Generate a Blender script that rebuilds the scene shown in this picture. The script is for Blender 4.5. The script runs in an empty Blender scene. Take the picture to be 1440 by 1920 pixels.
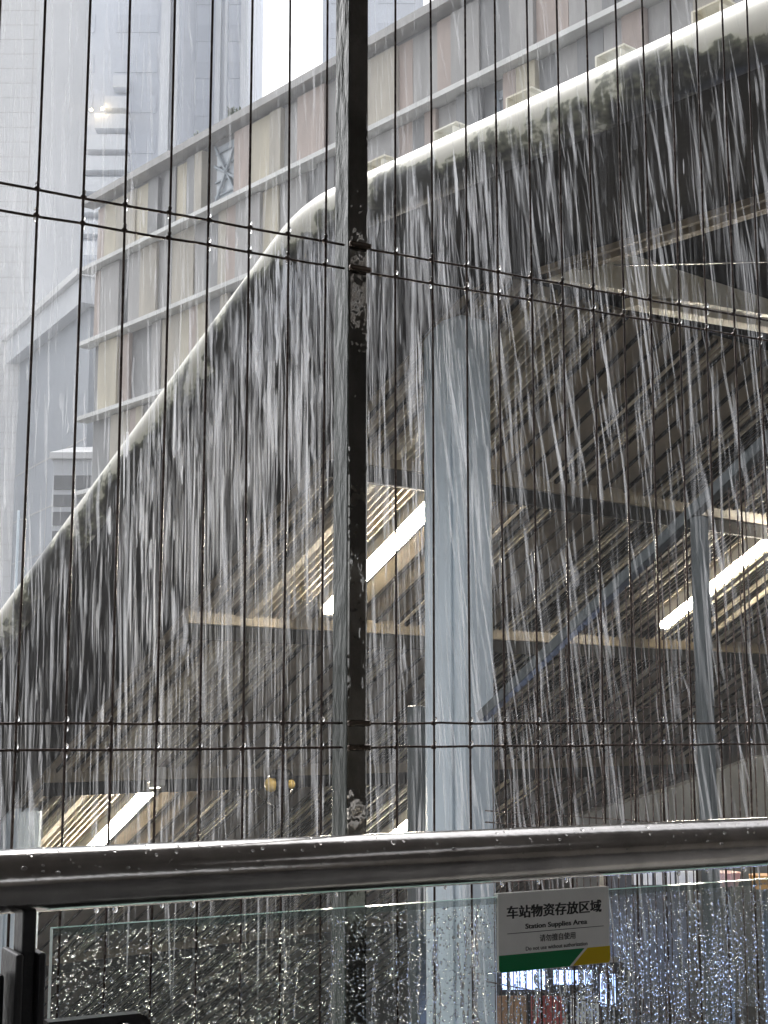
import bpy, math, random
import numpy as np
from mathutils import Vector, Matrix

random.seed(7)
rng = np.random.default_rng(11)
S = bpy.context.scene
COL = S.collection

# ------------------------------------------------------------------ camera, world, sun
FPX, EYE, HZN = 2662.0, 1.6, 1356.0          # focal length in photo pixels, eye height, horizon row
PITCH = math.atan((HZN - 960) / FPX)
cam_d = bpy.data.cameras.new('camera')
cam_d.sensor_fit = 'HORIZONTAL'
cam_d.sensor_width = 36.0
cam_d.lens = 36.0 * FPX / 1440.0
cam_d.clip_start = 0.05
cam_d.clip_end = 3000
cam = bpy.data.objects.new('camera', cam_d)
cam.location = (0, 0, EYE)
cam.rotation_euler = (math.pi / 2 + PITCH, 0, 0)
COL.objects.link(cam)
S.camera = cam

SUN_EL, SUN_AZ = math.radians(58), math.radians(-35)   # azimuth from +Y towards +X
world = bpy.data.worlds.new('World')
S.world = world
world.use_nodes = True
wn = world.node_tree
wn.nodes.clear()
sky = wn.nodes.new('ShaderNodeTexSky')
sky.sky_type = 'NISHITA'
sky.sun_disc = False
sky.sun_elevation = SUN_EL
sky.sun_rotation = SUN_AZ
sky.dust_density = 6.0
sky.air_density = 1.0
hs = wn.nodes.new('ShaderNodeHueSaturation')     # an overcast sky has hardly any blue left
hs.inputs['Saturation'].default_value = 0.12
bg = wn.nodes.new('ShaderNodeBackground')
bg.inputs['Strength'].default_value = 0.15
wo = wn.nodes.new('ShaderNodeOutputWorld')
wn.links.new(sky.outputs[0], hs.inputs['Color'])
wn.links.new(hs.outputs[0], bg.inputs['Color'])
wn.links.new(bg.outputs[0], wo.inputs['Surface'])

sun_d = bpy.data.lights.new('sun', 'SUN')
sun_d.energy = 1.0
sun_d.angle = math.radians(40)
sun_d.color = (1.0, 0.97, 0.93)
sun = bpy.data.objects.new('sun', sun_d)
sd = Vector((math.sin(SUN_AZ) * math.cos(SUN_EL), math.cos(SUN_AZ) * math.cos(SUN_EL), math.sin(SUN_EL)))
sun.rotation_euler = sd.to_track_quat('Z', 'Y').to_euler()
sun.location = sd * 60
COL.objects.link(sun)

S.view_settings.view_transform = 'Standard'
S.view_settings.look = 'None'
S.view_settings.gamma = 1.0
S.view_settings.exposure = 1.2
S.render.engine = 'CYCLES'
S.cycles.transparent_max_bounces = 40
S.cycles.max_bounces = 10
S.cycles.transmission_bounces = 8
S.cycles.volume_bounces = 1
S.cycles.caustics_refractive = False
S.cycles.caustics_reflective = False
S.cycles.sample_clamp_indirect = 6.0

# ------------------------------------------------------------------ measuring helpers
CP, SP = math.cos(PITCH), math.sin(PITCH)
CAM = np.array([0, 0, EYE])


def ray(px, py):
    r, u = (px - 720) / FPX, (960 - py) / FPX
    return np.array([r, CP - u * SP, SP + u * CP])


def pix(px, py, depth):
    d = ray(px, py)
    return CAM + d * (depth / d[1])


HD = math.radians(40.5)                       # the station canopy's long axis
E1 = np.array([-math.sin(HD), math.cos(HD), 0.0])
E2 = np.array([math.cos(HD), math.sin(HD), 0.0])
ORG = pix(576, 374, 10.0)
Z0 = float(ORG[2])
O2 = np.array([ORG[0], ORG[1], 0.0])
TAN = math.tan(math.radians(30))


def W(a, b, z):
    return O2 + a * E1 + b * E2 + np.array([0, 0, z])


def on_plane_b(px, py, b):
    d = ray(px, py)
    t = (b - (CAM - O2) @ E2) / (d @ E2)
    P = CAM + t * d
    return float((P - O2) @ E1), float(P[2])


def on_level(px, py, z):
    d = ray(px, py)
    P = CAM + d * ((z - EYE) / d[2])
    return float((P - O2) @ E1), float((P - O2) @ E2)


# ------------------------------------------------------------------ mesh builder
class MB:
    def __init__(self):
        self.v, self.f, self.m, self.uv = [], [], [], []

    def quad(self, pts, mi=0, uv=None):
        n = len(self.v)
        self.v += [tuple(float(c) for c in p) for p in pts]
        self.f.append(tuple(range(n, n + len(pts))))
        self.m.append(mi)
        self.uv.append(uv)

    def hexa(self, b4, t4, mi=0):
        """closed box from four bottom and four top corners (same order, counter-clockwise from above)"""
        n = len(self.v)
        self.v += [tuple(float(c) for c in p) for p in list(b4) + list(t4)]
        for q in ((3, 2, 1, 0), (4, 5, 6, 7), (0, 1, 5, 4), (1, 2, 6, 5), (2, 3, 7, 6), (3, 0, 4, 7)):
            self.f.append(tuple(n + i for i in q))
            self.m.append(mi)
            self.uv.append(None)

    def obox(self, c, ux, uy, uz, hx, hy, hz, mi=0):
        c, ux, uy, uz = (np.array(q, float) for q in (c, ux, uy, uz))
        p = lambda i, j, k: c + ux * hx * i + uy * hy * j + uz * hz * k
        self.hexa([p(-1, -1, -1), p(1, -1, -1), p(1, 1, -1), p(-1, 1, -1)],
                  [p(-1, -1, 1), p(1, -1, 1), p(1, 1, 1), p(-1, 1, 1)], mi)

    def box(self, x0, x1, y0, y1, z0, z1, mi=0):
        self.obox(((x0 + x1) / 2, (y0 + y1) / 2, (z0 + z1) / 2), (1, 0, 0), (0, 1, 0), (0, 0, 1),
                  (x1 - x0) / 2, (y1 - y0) / 2, (z1 - z0) / 2, mi)

    def tube(self, pts, r, n=8, mi=0, caps=True):
        pts = [np.array(p, float) for p in pts]
        rs = r if hasattr(r, '__len__') else [r] * len(pts)
        base = len(self.v)
        d0 = pts[1] - pts[0]
        up = np.array([0, 0, 1.0]) if abs(d0[2]) < 0.9 * np.linalg.norm(d0) else np.array([1.0, 0, 0])
        for i, p in enumerate(pts):
            d = pts[min(i + 1, len(pts) - 1)] - pts[max(i - 1, 0)]
            d = d / np.linalg.norm(d)
            x = np.cross(up, d); x /= np.linalg.norm(x)
            y = np.cross(d, x)
            for k in range(n):
                a = 2 * math.pi * k / n
                self.v.append(tuple(p + rs[i] * (math.cos(a) * x + math.sin(a) * y)))
        for i in range(len(pts) - 1):
            for k in range(n):
                a, b = base + i * n + k, base + i * n + (k + 1) % n
                self.f.append((a, b, b + n, a + n)); self.m.append(mi); self.uv.append(None)
        if caps:
            self.f.append(tuple(base + k for k in reversed(range(n)))); self.m.append(mi); self.uv.append(None)
            e = base + (len(pts) - 1) * n
            self.f.append(tuple(e + k for k in range(n))); self.m.append(mi); self.uv.append(None)

    def ball(self, c, r, nu=8, nv=5, sq=(1, 1, 1), mi=0):
        base = len(self.v)
        c = np.array(c, float)
        self.v.append(tuple(c + np.array([0, 0, r * sq[2]])))
        for j in range(1, nv):
            th = math.pi * j / nv
            for k in range(nu):
                ph = 2 * math.pi * k / nu
                self.v.append(tuple(c + r * np.array([math.sin(th) * math.cos(ph) * sq[0], math.sin(th) * math.sin(ph) * sq[1], math.cos(th) * sq[2]])))
        self.v.append(tuple(c - np.array([0, 0, r * sq[2]])))
        last = len(self.v) - 1
        add = lambda q: (self.f.append(q), self.m.append(mi), self.uv.append(None))
        for k in range(nu):
            add((base, base + 1 + k, base + 1 + (k + 1) % nu))
            e = base + 1 + (nv - 2) * nu
            add((last, e + (k + 1) % nu, e + k))
        for j in range(nv - 2):
            for k in range(nu):
                a = base + 1 + j * nu + k; b = base + 1 + j * nu + (k + 1) % nu
                add((a, a + nu, b + nu, b))


LOC = {}


def link(name, me, parent=None):
    o = bpy.data.objects.new(name, me)
    COL.objects.link(o)
    if parent is not None:
        o.parent = parent
        LOC[o.name] = LOC[parent.name]
    else:
        LOC[o.name] = np.zeros(3)
    return o


def root(name, loc, label, cat, group=None):
    o = bpy.data.objects.new(name, None)
    o.empty_display_size = 0.1
    COL.objects.link(o)
    o.location = tuple(float(c) for c in loc)
    LOC[o.name] = np.array(loc, float)
    o['label'] = label
    o['category'] = cat
    if group:
        o['group'] = group
    return o


def build(name, mb, mats, parent=None, smooth=False, bevel=0.0, loc=None):
    if not isinstance(mats, (list, tuple)):
        mats = [mats]
    off = LOC[parent.name] if parent is not None else (np.array(loc, float) if loc is not None else np.zeros(3))
    me = bpy.data.meshes.new(name)
    V = np.array(mb.v, float) - off
    me.from_pydata(V.tolist(), [], mb.f)
    for m in mats:
        me.materials.append(m)
    if len(mats) > 1:
        me.polygons.foreach_set('material_index', mb.m)
    if any(u is not None for u in mb.uv):
        ul = me.uv_layers.new(name='UVMap')
        data = []
        for f, u in zip(mb.f, mb.uv):
            data += [c for p in (u if u is not None else [(0, 0)] * len(f)) for c in p]
        ul.data.foreach_set('uv', data)
    if smooth:
        me.polygons.foreach_set('use_smooth', [True] * len(me.polygons))
    me.update()
    o = link(name, me, parent)
    if parent is None and loc is not None:
        o.location = tuple(float(c) for c in loc)
        LOC[o.name] = off
    if bevel:
        b = o.modifiers.new('bevel', 'BEVEL')
        b.width = bevel; b.segments = 2; b.limit_method = 'ANGLE'
    return o


def tag(o, label, cat, group=None):
    o['label'] = label; o['category'] = cat
    if group:
        o['group'] = group
    return o


def structure(o):
    o['kind'] = 'structure'; return o


# ------------------------------------------------------------------ materials
def nt(name):
    m = bpy.data.materials.new(name)
    m.use_nodes = True
    t = m.node_tree
    p = t.nodes['Principled BSDF']
    return m, t, p


def mat(name, col, rough=0.5, metal=0.0, var=0.0, scale=6.0, bump=0.0, bscale=30.0, stretch=(1, 1, 1), col2=None, spec=0.5):
    m, t, p = nt(name)
    p.inputs['Base Color'].default_value = (*col, 1)
    p.inputs['Roughness'].default_value = rough
    p.inputs['Metallic'].default_value = metal
    p.inputs['Specular IOR Level'].default_value = spec
    tc = t.nodes.new('ShaderNodeTexCoord')
    mp = t.nodes.new('ShaderNodeMapping')
    mp.inputs['Scale'].default_value = stretch
    t.links.new(tc.outputs['Object'], mp.inputs['Vector'])
    if var:
        n = t.nodes.new('ShaderNodeTexNoise')
        n.inputs['Scale'].default_value = scale
        n.inputs['Detail'].default_value = 6
        n.inputs['Roughness'].default_value = 0.65
        t.links.new(mp.outputs[0], n.inputs['Vector'])
        r = t.nodes.new('ShaderNodeValToRGB')
        c2 = col2 if col2 else tuple(c * (1 - var) for c in col)
        c1 = col if col2 else tuple(min(1, c * (1 + var * 0.5)) for c in col)
        r.color_ramp.elements[0].position = 0.32; r.color_ramp.elements[0].color = (*c2, 1)
        r.color_ramp.elements[1].position = 0.66; r.color_ramp.elements[1].color = (*c1, 1)
        t.links.new(n.outputs['Fac'], r.inputs['Fac'])
        t.links.new(r.outputs['Color'], p.inputs['Base Color'])
        mr = t.nodes.new('ShaderNodeMapRange')
        mr.inputs['To Min'].default_value = max(0.02, rough * 0.75); mr.inputs['To Max'].default_value = min(1, rough * 1.3)
        t.links.new(n.outputs['Fac'], mr.inputs['Value'])
        t.links.new(mr.outputs[0], p.inputs['Roughness'])
    if bump:
        n2 = t.nodes.new('ShaderNodeTexNoise')
        n2.inputs['Scale'].default_value = bscale
        n2.inputs['Detail'].default_value = 4
        t.links.new(mp.outputs[0], n2.inputs['Vector'])
        b = t.nodes.new('ShaderNodeBump')
        b.inputs['Strength'].default_value = bump
        b.inputs['Distance'].default_value = 0.01
        t.links.new(n2.outputs['Fac'], b.inputs['Height'])
        t.links.new(b.outputs['Normal'], p.inputs['Normal'])
    return m


def emit(name, col, strength):
    m, t, p = nt(name)
    p.inputs['Base Color'].default_value = (*[c * 0.6 for c in col], 1)
    p.inputs['Emission Color'].default_value = (*col, 1)
    p.inputs['Emission Strength'].default_value = strength
    return m


M = {}
M['wire'] = mat('wet rusty wire', (0.085, 0.055, 0.045), 0.26, 0.35, 0.6, 40, 0.15, 200)
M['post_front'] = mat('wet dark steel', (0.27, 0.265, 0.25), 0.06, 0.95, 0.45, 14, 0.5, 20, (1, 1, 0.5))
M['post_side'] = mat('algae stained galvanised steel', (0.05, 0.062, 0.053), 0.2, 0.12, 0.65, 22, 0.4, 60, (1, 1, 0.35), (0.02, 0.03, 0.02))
M['clip'] = mat('fence clip steel', (0.13, 0.10, 0.08), 0.2, 0.7, 0.3, 60)
M['steel'] = mat('wet stainless steel', (0.62, 0.60, 0.585), 0.16, 1.0, 0.2, 25, 0.03, 90, (1, 1, 1))
M['dark_steel'] = mat('dark painted steel', (0.022, 0.022, 0.024), 0.35, 0.2, 0.4, 30, 0.1, 120)
M['paint_col'] = mat('pale blue steel paint', (0.55, 0.63, 0.69), 0.28, 0.0, 0.16, 3, 0.06, 14, (1, 1, 0.25))
M['paint_grey'] = mat('grey steel paint', (0.06, 0.072, 0.076), 0.35, 0.1, 0.4, 8, 0.1, 40, (1, 1, 0.4))
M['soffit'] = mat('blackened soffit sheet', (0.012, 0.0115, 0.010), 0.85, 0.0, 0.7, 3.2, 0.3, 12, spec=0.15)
M['roof'] = mat('wet roof sheet', (0.36, 0.37, 0.37), 0.25, 0.1, 0.3, 2)
M['slat'] = mat('beige metal ceiling slat', (0.22, 0.18, 0.125), 0.38, 0.15, 0.4, 1.6, 0.0)
M['slat_pale'] = mat('cream ceiling strip', (0.50, 0.44, 0.33), 0.4, 0.0, 0.15, 4)
M['void'] = mat('dark ceiling void', (0.010, 0.009, 0.008), 0.9, spec=0.1)
M['beam'] = mat('brown painted beam', (0.20, 0.16, 0.10), 0.5, 0.0, 0.45, 3, 0.1, 20)
M['pale_beam'] = mat('stained cream beam', (0.82, 0.82, 0.76), 0.35, 0.0, 0.3, 1.7, 0.05, 10, (1, 1, 1), (0.50, 0.44, 0.30))
M['concrete'] = mat('wet concrete', (0.13, 0.125, 0.115), 0.25, 0.0, 0.4, 1.2, 0.3, 20)
M['asphalt'] = mat('dark paving', (0.08, 0.078, 0.078), 0.6, 0.0, 0.4, 1.5, 0.3, 30)
M['dark_wall'] = mat('dark tile wall', (0.06, 0.058, 0.055), 0.3, 0.0, 0.3, 2)
M['tube'] = emit('fluorescent diffuser', (1.0, 0.90, 0.74), 70.0)
M['housing'] = mat('lamp housing', (0.55, 0.52, 0.45), 0.4)
M['ledge'] = mat('pale concrete ledge', (0.62, 0.63, 0.62), 0.5, 0.0, 0.2, 0.8)
M['pan_grey'] = mat('grey cladding panel', (0.31, 0.305, 0.30), 0.4, 0, 0.3, 1.1, 0, 1, (1, 1, 0.3))
M['pan_pink'] = mat('terracotta cladding panel', (0.37, 0.30, 0.265), 0.45, 0, 0.25, 1.1, 0, 1, (1, 1, 0.3))
M['pan_tan'] = mat('ochre cladding panel', (0.45, 0.41, 0.31), 0.45, 0, 0.2, 1.1, 0, 1, (1, 1, 0.3))
M['pan_dark'] = mat('charcoal cladding panel', (0.19, 0.195, 0.20), 0.4, 0, 0.3, 1.1, 0, 1, (1, 1, 0.3))
M['pan_beige'] = mat('beige cladding panel', (0.38, 0.35, 0.29), 0.45, 0, 0.25, 1.1, 0, 1, (1, 1, 0.3))
M['steel_blue'] = mat('blue grey steelwork', (0.22, 0.26, 0.30), 0.4, 0.2)
M['tower_wall'] = mat('haze paled tower facade', (0.57, 0.61, 0.68), 0.4, 0, 0.2, 0.08)  # tower tones paled and evened out, putting rain haze into the colour
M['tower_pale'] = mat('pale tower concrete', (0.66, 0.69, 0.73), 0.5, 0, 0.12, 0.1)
M['tower_glass'] = mat('haze paled tower glass', (0.54, 0.58, 0.65), 0.2)  # kept close to the wall tone, haze put into the colour
M['tile_wall'] = mat('pale tile facade', (0.74, 0.75, 0.76), 0.5, 0, 0.08, 0.2)
M['joint'] = mat('facade joint', (0.58, 0.575, 0.57), 0.7)
M['grey_wall'] = mat('grey rendered wall', (0.38, 0.41, 0.45), 0.6, 0, 0.12, 0.15)
M['louvre'] = mat('grey louvre', (0.16, 0.17, 0.18), 0.5)
M['warm_lamp'] = emit('warm window lamp', (1.0, 0.75, 0.4), 25)
M['black'] = mat('black plastic', (0.012, 0.012, 0.012), 0.25)
M['amber'] = mat('amber lens', (0.55, 0.38, 0.10), 0.12)
M['sign_white'] = mat('white acrylic sign', (0.86, 0.86, 0.83), 0.3, 0, 0.05, 30)
M['sign_green'] = mat('green vinyl', (0.0, 0.20, 0.065), 0.35)
M['sign_yellow'] = mat('yellow vinyl', (0.66, 0.47, 0.0), 0.35)
M['sign_ink'] = mat('black print', (0.02, 0.02, 0.02), 0.5)
M['edge_glass'] = mat('green glass edge', (0.30, 0.50, 0.44), 0.1)
M['screen'] = emit('cool white light panel', (0.40, 0.54, 1.0), 1.8)
M['screen_low'] = emit('cool white light strip', (0.45, 0.58, 1.0), 7.0)
M['red'] = mat('red printed panel', (0.35, 0.05, 0.045), 0.4, 0, 0.3, 9)
M['brown'] = mat('brown cardboard', (0.38, 0.21, 0.11), 0.7, 0, 0.35, 12)
M['white_slat'] = mat('white shutter slat', (0.75, 0.75, 0.72), 0.4)
M['skin_pink'] = mat('pink plastic', (0.62, 0.34, 0.30), 0.5)
M['orange'] = mat('orange plastic', (0.62, 0.30, 0.06), 0.45)


def fascia_material():
    m, t, p = nt('mildewed cream fascia')
    uv = t.nodes.new('ShaderNodeUVMap')
    sep = t.nodes.new('ShaderNodeSeparateXYZ')
    t.links.new(uv.outputs[0], sep.inputs[0])

    def noise(scale, sx, sy, detail=5):
        mp = t.nodes.new('ShaderNodeMapping')
        mp.inputs['Scale'].default_value = (sx, sy, 1)
        n = t.nodes.new('ShaderNodeTexNoise')
        n.inputs['Scale'].default_value = scale
        n.inputs['Detail'].default_value = detail
        n.inputs['Roughness'].default_value = 0.65
        t.links.new(uv.outputs[0], mp.inputs[0]); t.links.new(mp.outputs[0], n.inputs['Vector'])
        return n.outputs['Fac']

    def math_(op, a, b):
        q = t.nodes.new('ShaderNodeMath'); q.operation = op
        for i, x in enumerate((a, b)):
            if hasattr(x, 'default_value') or hasattr(x, 'links'):
                t.links.new(x, q.inputs[i])
            else:
                q.inputs[i].default_value = x
        return q.outputs[0]
    big = noise(1.0, 0.9, 0.7)
    mid = noise(1.0, 4.0, 2.0)
    fine = noise(1.0, 13.0, 1.2)
    sl_ = t.nodes.new('ShaderNodeMapRange')              # the sloping run is dirtier than the level one
    sl_.inputs['From Min'].default_value = 4.5; sl_.inputs['From Max'].default_value = 7.0
    sl_.inputs['To Min'].default_value = 0.0; sl_.inputs['To Max'].default_value = -0.05
    t.links.new(sep.outputs['X'], sl_.inputs['Value'])
    s = math_('ADD', math_('ADD', sep.outputs['Y'], sl_.outputs[0]), math_('MULTIPLY', math_('SUBTRACT', big, 0.5), 3.4))
    s = math_('ADD', s, math_('MULTIPLY', math_('SUBTRACT', mid, 0.5), 0.7))
    s = math_('ADD', s, math_('MULTIPLY', math_('SUBTRACT', fine, 0.5), 0.16))
    r = t.nodes.new('ShaderNodeValToRGB')
    cr = r.color_ramp
    cr.elements[0].position = 0.37; cr.elements[0].color = (0.49, 0.48, 0.425, 1)
    cr.elements[1].position = 0.72; cr.elements[1].color = (0.018, 0.019, 0.017, 1)
    e = cr.elements.new(0.47); e.color = (0.46, 0.46, 0.38, 1)
    e = cr.elements.new(0.55); e.color = (0.13, 0.135, 0.10, 1)
    t.links.new(s, r.inputs['Fac'])
    # a few rusty runs
    rust = noise(1.0, 1.7, 0.25, 3)
    mr = t.nodes.new('ShaderNodeMapRange')
    mr.inputs['From Min'].default_value = 0.70; mr.inputs['From Max'].default_value = 0.76
    t.links.new(rust, mr.inputs['Value'])
    mx = t.nodes.new('ShaderNodeMix'); mx.data_type = 'RGBA'
    t.links.new(mr.outputs[0], mx.inputs['Factor'])
    t.links.new(r.outputs['Color'], mx.inputs['A'])
    mx.inputs['B'].default_value = (0.34, 0.16, 0.07, 1)
    t.links.new(mx.outputs['Result'], p.inputs['Base Color'])
    p.inputs['Roughness'].default_value = 0.34
    return m


M['fascia'] = fascia_material()


def water_material():
    m, t, p = nt('falling water')
    out = t.nodes['Material Output']
    t.nodes.remove(p)
    at = t.nodes.new('ShaderNodeAttribute'); at.attribute_name = 'veil'
    tr = t.nodes.new('ShaderNodeBsdfTransparent')
    df = t.nodes.new('ShaderNodeBsdfDiffuse'); df.inputs['Color'].default_value = (0.86, 0.88, 0.92, 1)
    tl = t.nodes.new('ShaderNodeBsdfTranslucent'); tl.inputs['Color'].default_value = (0.86, 0.88, 0.92, 1)
    mx = t.nodes.new('ShaderNodeMixShader'); mx.inputs[0].default_value = 0.5
    t.links.new(df.outputs[0], mx.inputs[1]); t.links.new(tl.outputs[0], mx.inputs[2])
    m2 = t.nodes.new('ShaderNodeMixShader')
    lw = t.nodes.new('ShaderNodeLayerWeight'); lw.inputs['Blend'].default_value = 0.5
    inv_ = t.nodes.new('ShaderNodeMath'); inv_.operation = 'SUBTRACT'; inv_.inputs[0].default_value = 1.0
    t.links.new(lw.outputs['Facing'], inv_.inputs[1])
    mu = t.nodes.new('ShaderNodeMath'); mu.operation = 'MULTIPLY'
    t.links.new(at.outputs['Fac'], mu.inputs[0]); t.links.new(inv_.outputs[0], mu.inputs[1])
    t.links.new(mu.outputs[0], m2.inputs[0])
    t.links.new(tr.outputs[0], m2.inputs[1]); t.links.new(mx.outputs[0], m2.inputs[2])
    t.links.new(m2.outputs[0], out.inputs['Surface'])
    return m


def drop_material():
    m, t, p = nt('water drop')
    out = t.nodes['Material Output']
    t.nodes.remove(p)
    g = t.nodes.new('ShaderNodeBsdfGlass')
    g.inputs['IOR'].default_value = 1.33
    g.inputs['Roughness'].default_value = 0.02
    t.links.new(g.outputs[0], out.inputs['Surface'])
    return m


def pane_material():
    m, t, p = nt('clear wet glass')
    out = t.nodes['Material Output']
    t.nodes.remove(p)
    tr = t.nodes.new('ShaderNodeBsdfTransparent'); tr.inputs['Color'].default_value = (0.95, 0.975, 0.97, 1)
    gl = t.nodes.new('ShaderNodeBsdfGlossy'); gl.inputs['Roughness'].default_value = 0.03
    fr = t.nodes.new('ShaderNodeFresnel'); fr.inputs['IOR'].default_value = 1.28
    mx = t.nodes.new('ShaderNodeMixShader')
    t.links.new(fr.outputs[0], mx.inputs[0]); t.links.new(tr.outputs[0], mx.inputs[1]); t.links.new(gl.outputs[0], mx.inputs[2])
    t.links.new(mx.outputs[0], out.inputs['Surface'])
    return m


def edge_strip_material():
    m, t, p = nt('painted edge refraction')
    p.inputs['Base Color'].default_value = (0.30, 0.42, 0.41, 1)  # teal tint paints in the top edge refracted through the front face
    p.inputs['Roughness'].default_value = 0.12
    p.inputs['Alpha'].default_value = 0.26
    return m


M['edge_strip'] = edge_strip_material()
M['water'] = water_material()
M['drop'] = drop_material()
M['pane'] = pane_material()

# ------------------------------------------------------------------ ground, platform, stair well
GZ = -2.0
g = MB()
A0, A1, B0, B1 = 0.9, 19.0, 2.2, 14.0
BIG = 260
for a0, a1, b0, b1 in ((-BIG, A0, -BIG, BIG), (A1, BIG, -BIG, BIG), (A0, A1, -BIG, B0), (A0, A1, B1, BIG)):
    g.quad([W(a0, b0, GZ), W(a1, b0, GZ), W(a1, b1, GZ), W(a0, b1, GZ)][::-1])
structure(build('ground', g, M['concrete']))
st = MB()
n = 24
for i in range(n):
    a0 = A0 + i * (12.0 - A0) / n; a1 = A0 + (i + 1) * (12.0 - A0) / n
    z = GZ - (i + 1) * 0.2625
    st.quad([W(a0, B0, z + 0.2625), W(a0, B1, z + 0.2625), W(a0, B1, z), W(a0, B0, z)])
    st.quad([W(a0, B0, z), W(a0, B1, z), W(a1, B1, z), W(a1, B0, z)])
zb = GZ - n * 0.2625
st.quad([W(12, B0, zb), W(12, B1, zb), W(A1, B1, zb), W(A1, B0, zb)])
for (a0, b0, a1, b1) in ((A0, B0, A1, B0), (A1, B0, A1, B1), (A1, B1, A0, B1)):
    st.quad([W(a0, b0, zb), W(a1, b1, zb), W(a1, b1, GZ), W(a0, b0, GZ)])
structure(build('stair_floor', st, M['dark_wall']))
pl = MB()
pl.box(-12, 12, -9, 1.72, GZ + 0.004, 0.0)
structure(build('platform', pl, M['asphalt'], bevel=0.02))

# ------------------------------------------------------------------ unseen shelter over the photographer, walls and roof opening shaped for the light
sh = root('shelter', (0, -3, 0), 'unseen flat roofed shelter, shaped for light and reflections, over the raised platform behind the handrail', 'shelter')
r = MB()
for bx in ((-9, 2.1, -5.5, 2.35), (2.75, 9, -5.5, 2.35), (2.101, 2.749, -5.5, -0.15), (2.101, 2.749, 0.75, 2.35)):  # opening left in the roof to put bright reflections on the fence post
    r.box(*bx, 3.1, 3.3)
for k_ in range(3):
    r.box(2.101, 2.749, 0.05 + 0.24 * k_, 0.09 + 0.24 * k_, 3.12, 3.2)
build('roof', r, mat('shelter roof paint', (0.34, 0.32, 0.31), 0.5, 0, 0.2, 2), sh)
q = MB(); q.box(-9, 9, -5.4, -5.2, 0.004, 2.0)  # added unseen wall, stops short of the roof to leave a sky strip
q.box(8.6, 8.8, -5.19, 2.3, 0.004, 3.09)  # added unseen side wall that darkens the reflections in the glass
build('rear_wall', q, mat('added shelter wall', (0.50, 0.46, 0.41), 0.5, 0, 0.3, 1.5), sh)
for x in (-6.5, 6.5):
    q = MB(); q.tube([(x, -4.8, 0.0), (x, -4.8, 3.1)], 0.09, 12)
    build('column', q, M['dark_steel'], sh, smooth=True)

# ------------------------------------------------------------------ station canopy
can = root('station_canopy', W(0, 6, GZ), 'stained cream edged station canopy that bends down over the stairs', 'canopy')


def path_z(a):                                 # height of the roof line along the axis, rounded at the bend
    k = 0.33
    if a < -k: return 0.0
    if a > k: return -TAN * a
    t_ = (a + k) / (2 * k)
    return -TAN * k * t_ * t_


prof = []
R, cb, cz = 0.19, 0.07, -0.18
for i in range(15):
    th = math.radians(100 + 170 * i / 14)
    prof.append((cb - R * math.cos(th - math.pi) * -1 if False else cb + R * math.cos(th), cz + R * math.sin(th)))
arc = [0.0]
for i in range(1, len(prof)):
    arc.append(arc[-1] + math.dist(prof[i], prof[i - 1]))
tot = arc[-1]
alist = list(np.arange(-4.95, -0.9, 0.45)) + list(np.arange(-0.9, 1.0, 0.1)) + list(np.arange(1.2, 17.6, 0.5))
ul = [0.0]
for i in range(1, len(alist)):
    ul.append(ul[-1] + math.hypot(alist[i] - alist[i - 1], path_z(alist[i]) - path_z(alist[i - 1])))
fa = MB()
for i in range(len(alist) - 1):
    for j in range(len(prof) - 1):
        q, uv = [], []
        for (ii, jj) in ((i, j), (i + 1, j), (i + 1, j + 1), (i, j + 1)):
            q.append(W(alist[ii], prof[jj][0], Z0 + prof[jj][1] + path_z(alist[ii])))
            uv.append((ul[ii], arc[jj] / tot))
        fa.quad(q, 0, uv)
fo = build('fascia', fa, M['fascia'], can, smooth=True)
import bmesh
bm = bmesh.new(); bm.from_mesh(fo.data); bmesh.ops.remove_doubles(bm, verts=bm.verts, dist=1e-4); bm.to_mesh(fo.data); bm.free()
so = MB()
CB = 1.60                                       # where the soffit ends and the slats begin
BW = 14.0
for i in range(len(alist) - 1):
    z_0, z_1 = Z0 + path_z(alist[i]), Z0 + path_z(alist[i + 1])
    so.quad([W(alist[i], prof[-1][0], z_0 + prof[-1][1]), W(alist[i + 1], prof[-1][0], z_1 + prof[-1][1]),
             W(alist[i + 1], CB, z_1 - 0.355), W(alist[i], CB, z_0 - 0.355)])
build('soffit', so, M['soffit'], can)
ro = MB()
for i in range(len(alist) - 1):
    z_0, z_1 = Z0 + path_z(alist[i]), Z0 + path_z(alist[i + 1])
    ro.quad([W(alist[i], prof[0][0], z_0 + prof[0][1]), W(alist[i + 1], prof[0][0], z_1 + prof[0][1]),
             W(alist[i + 1], BW, z_1 + 0.03), W(alist[i], BW, z_0 + 0.03)])
build('roof_sheet', ro, M['roof'], can)
# ceiling void above the slats (also closes the level bay)
vo = MB()
for i in range(len(alist) - 1):
    z_0, z_1 = Z0 + path_z(alist[i]) - 0.16, Z0 + path_z(alist[i + 1]) - 0.16
    vo.quad([W(alist[i], CB, z_0), W(alist[i + 1], CB, z_1), W(alist[i + 1], BW, z_1), W(alist[i], BW, z_0)])
    vo.quad([W(alist[i], CB, z_0 - 0.19), W(alist[i + 1], CB, z_1 - 0.19), W(alist[i + 1], CB, z_1), W(alist[i], CB, z_0)])
build('ceiling_void', vo, M['void'], can)


def slope_bar(mb, a0, a1, b0, b1, d0, d1, mi=0):
    """bar running down the slope between a0 and a1, from b0 to b1, top and bottom d below the roof line"""
    z = lambda a, d: Z0 - TAN * a + d
    mb.hexa([W(a0, b0, z(a0, d0)), W(a1, b0, z(a1, d0)), W(a1, b1, z(a1, d0)), W(a0, b1, z(a0, d0))][::-1],
            [W(a0, b0, z(a0, d1)), W(a1, b0, z(a1, d1)), W(a1, b1, z(a1, d1)), W(a0, b1, z(a0, d1))][::-1], mi)


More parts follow.
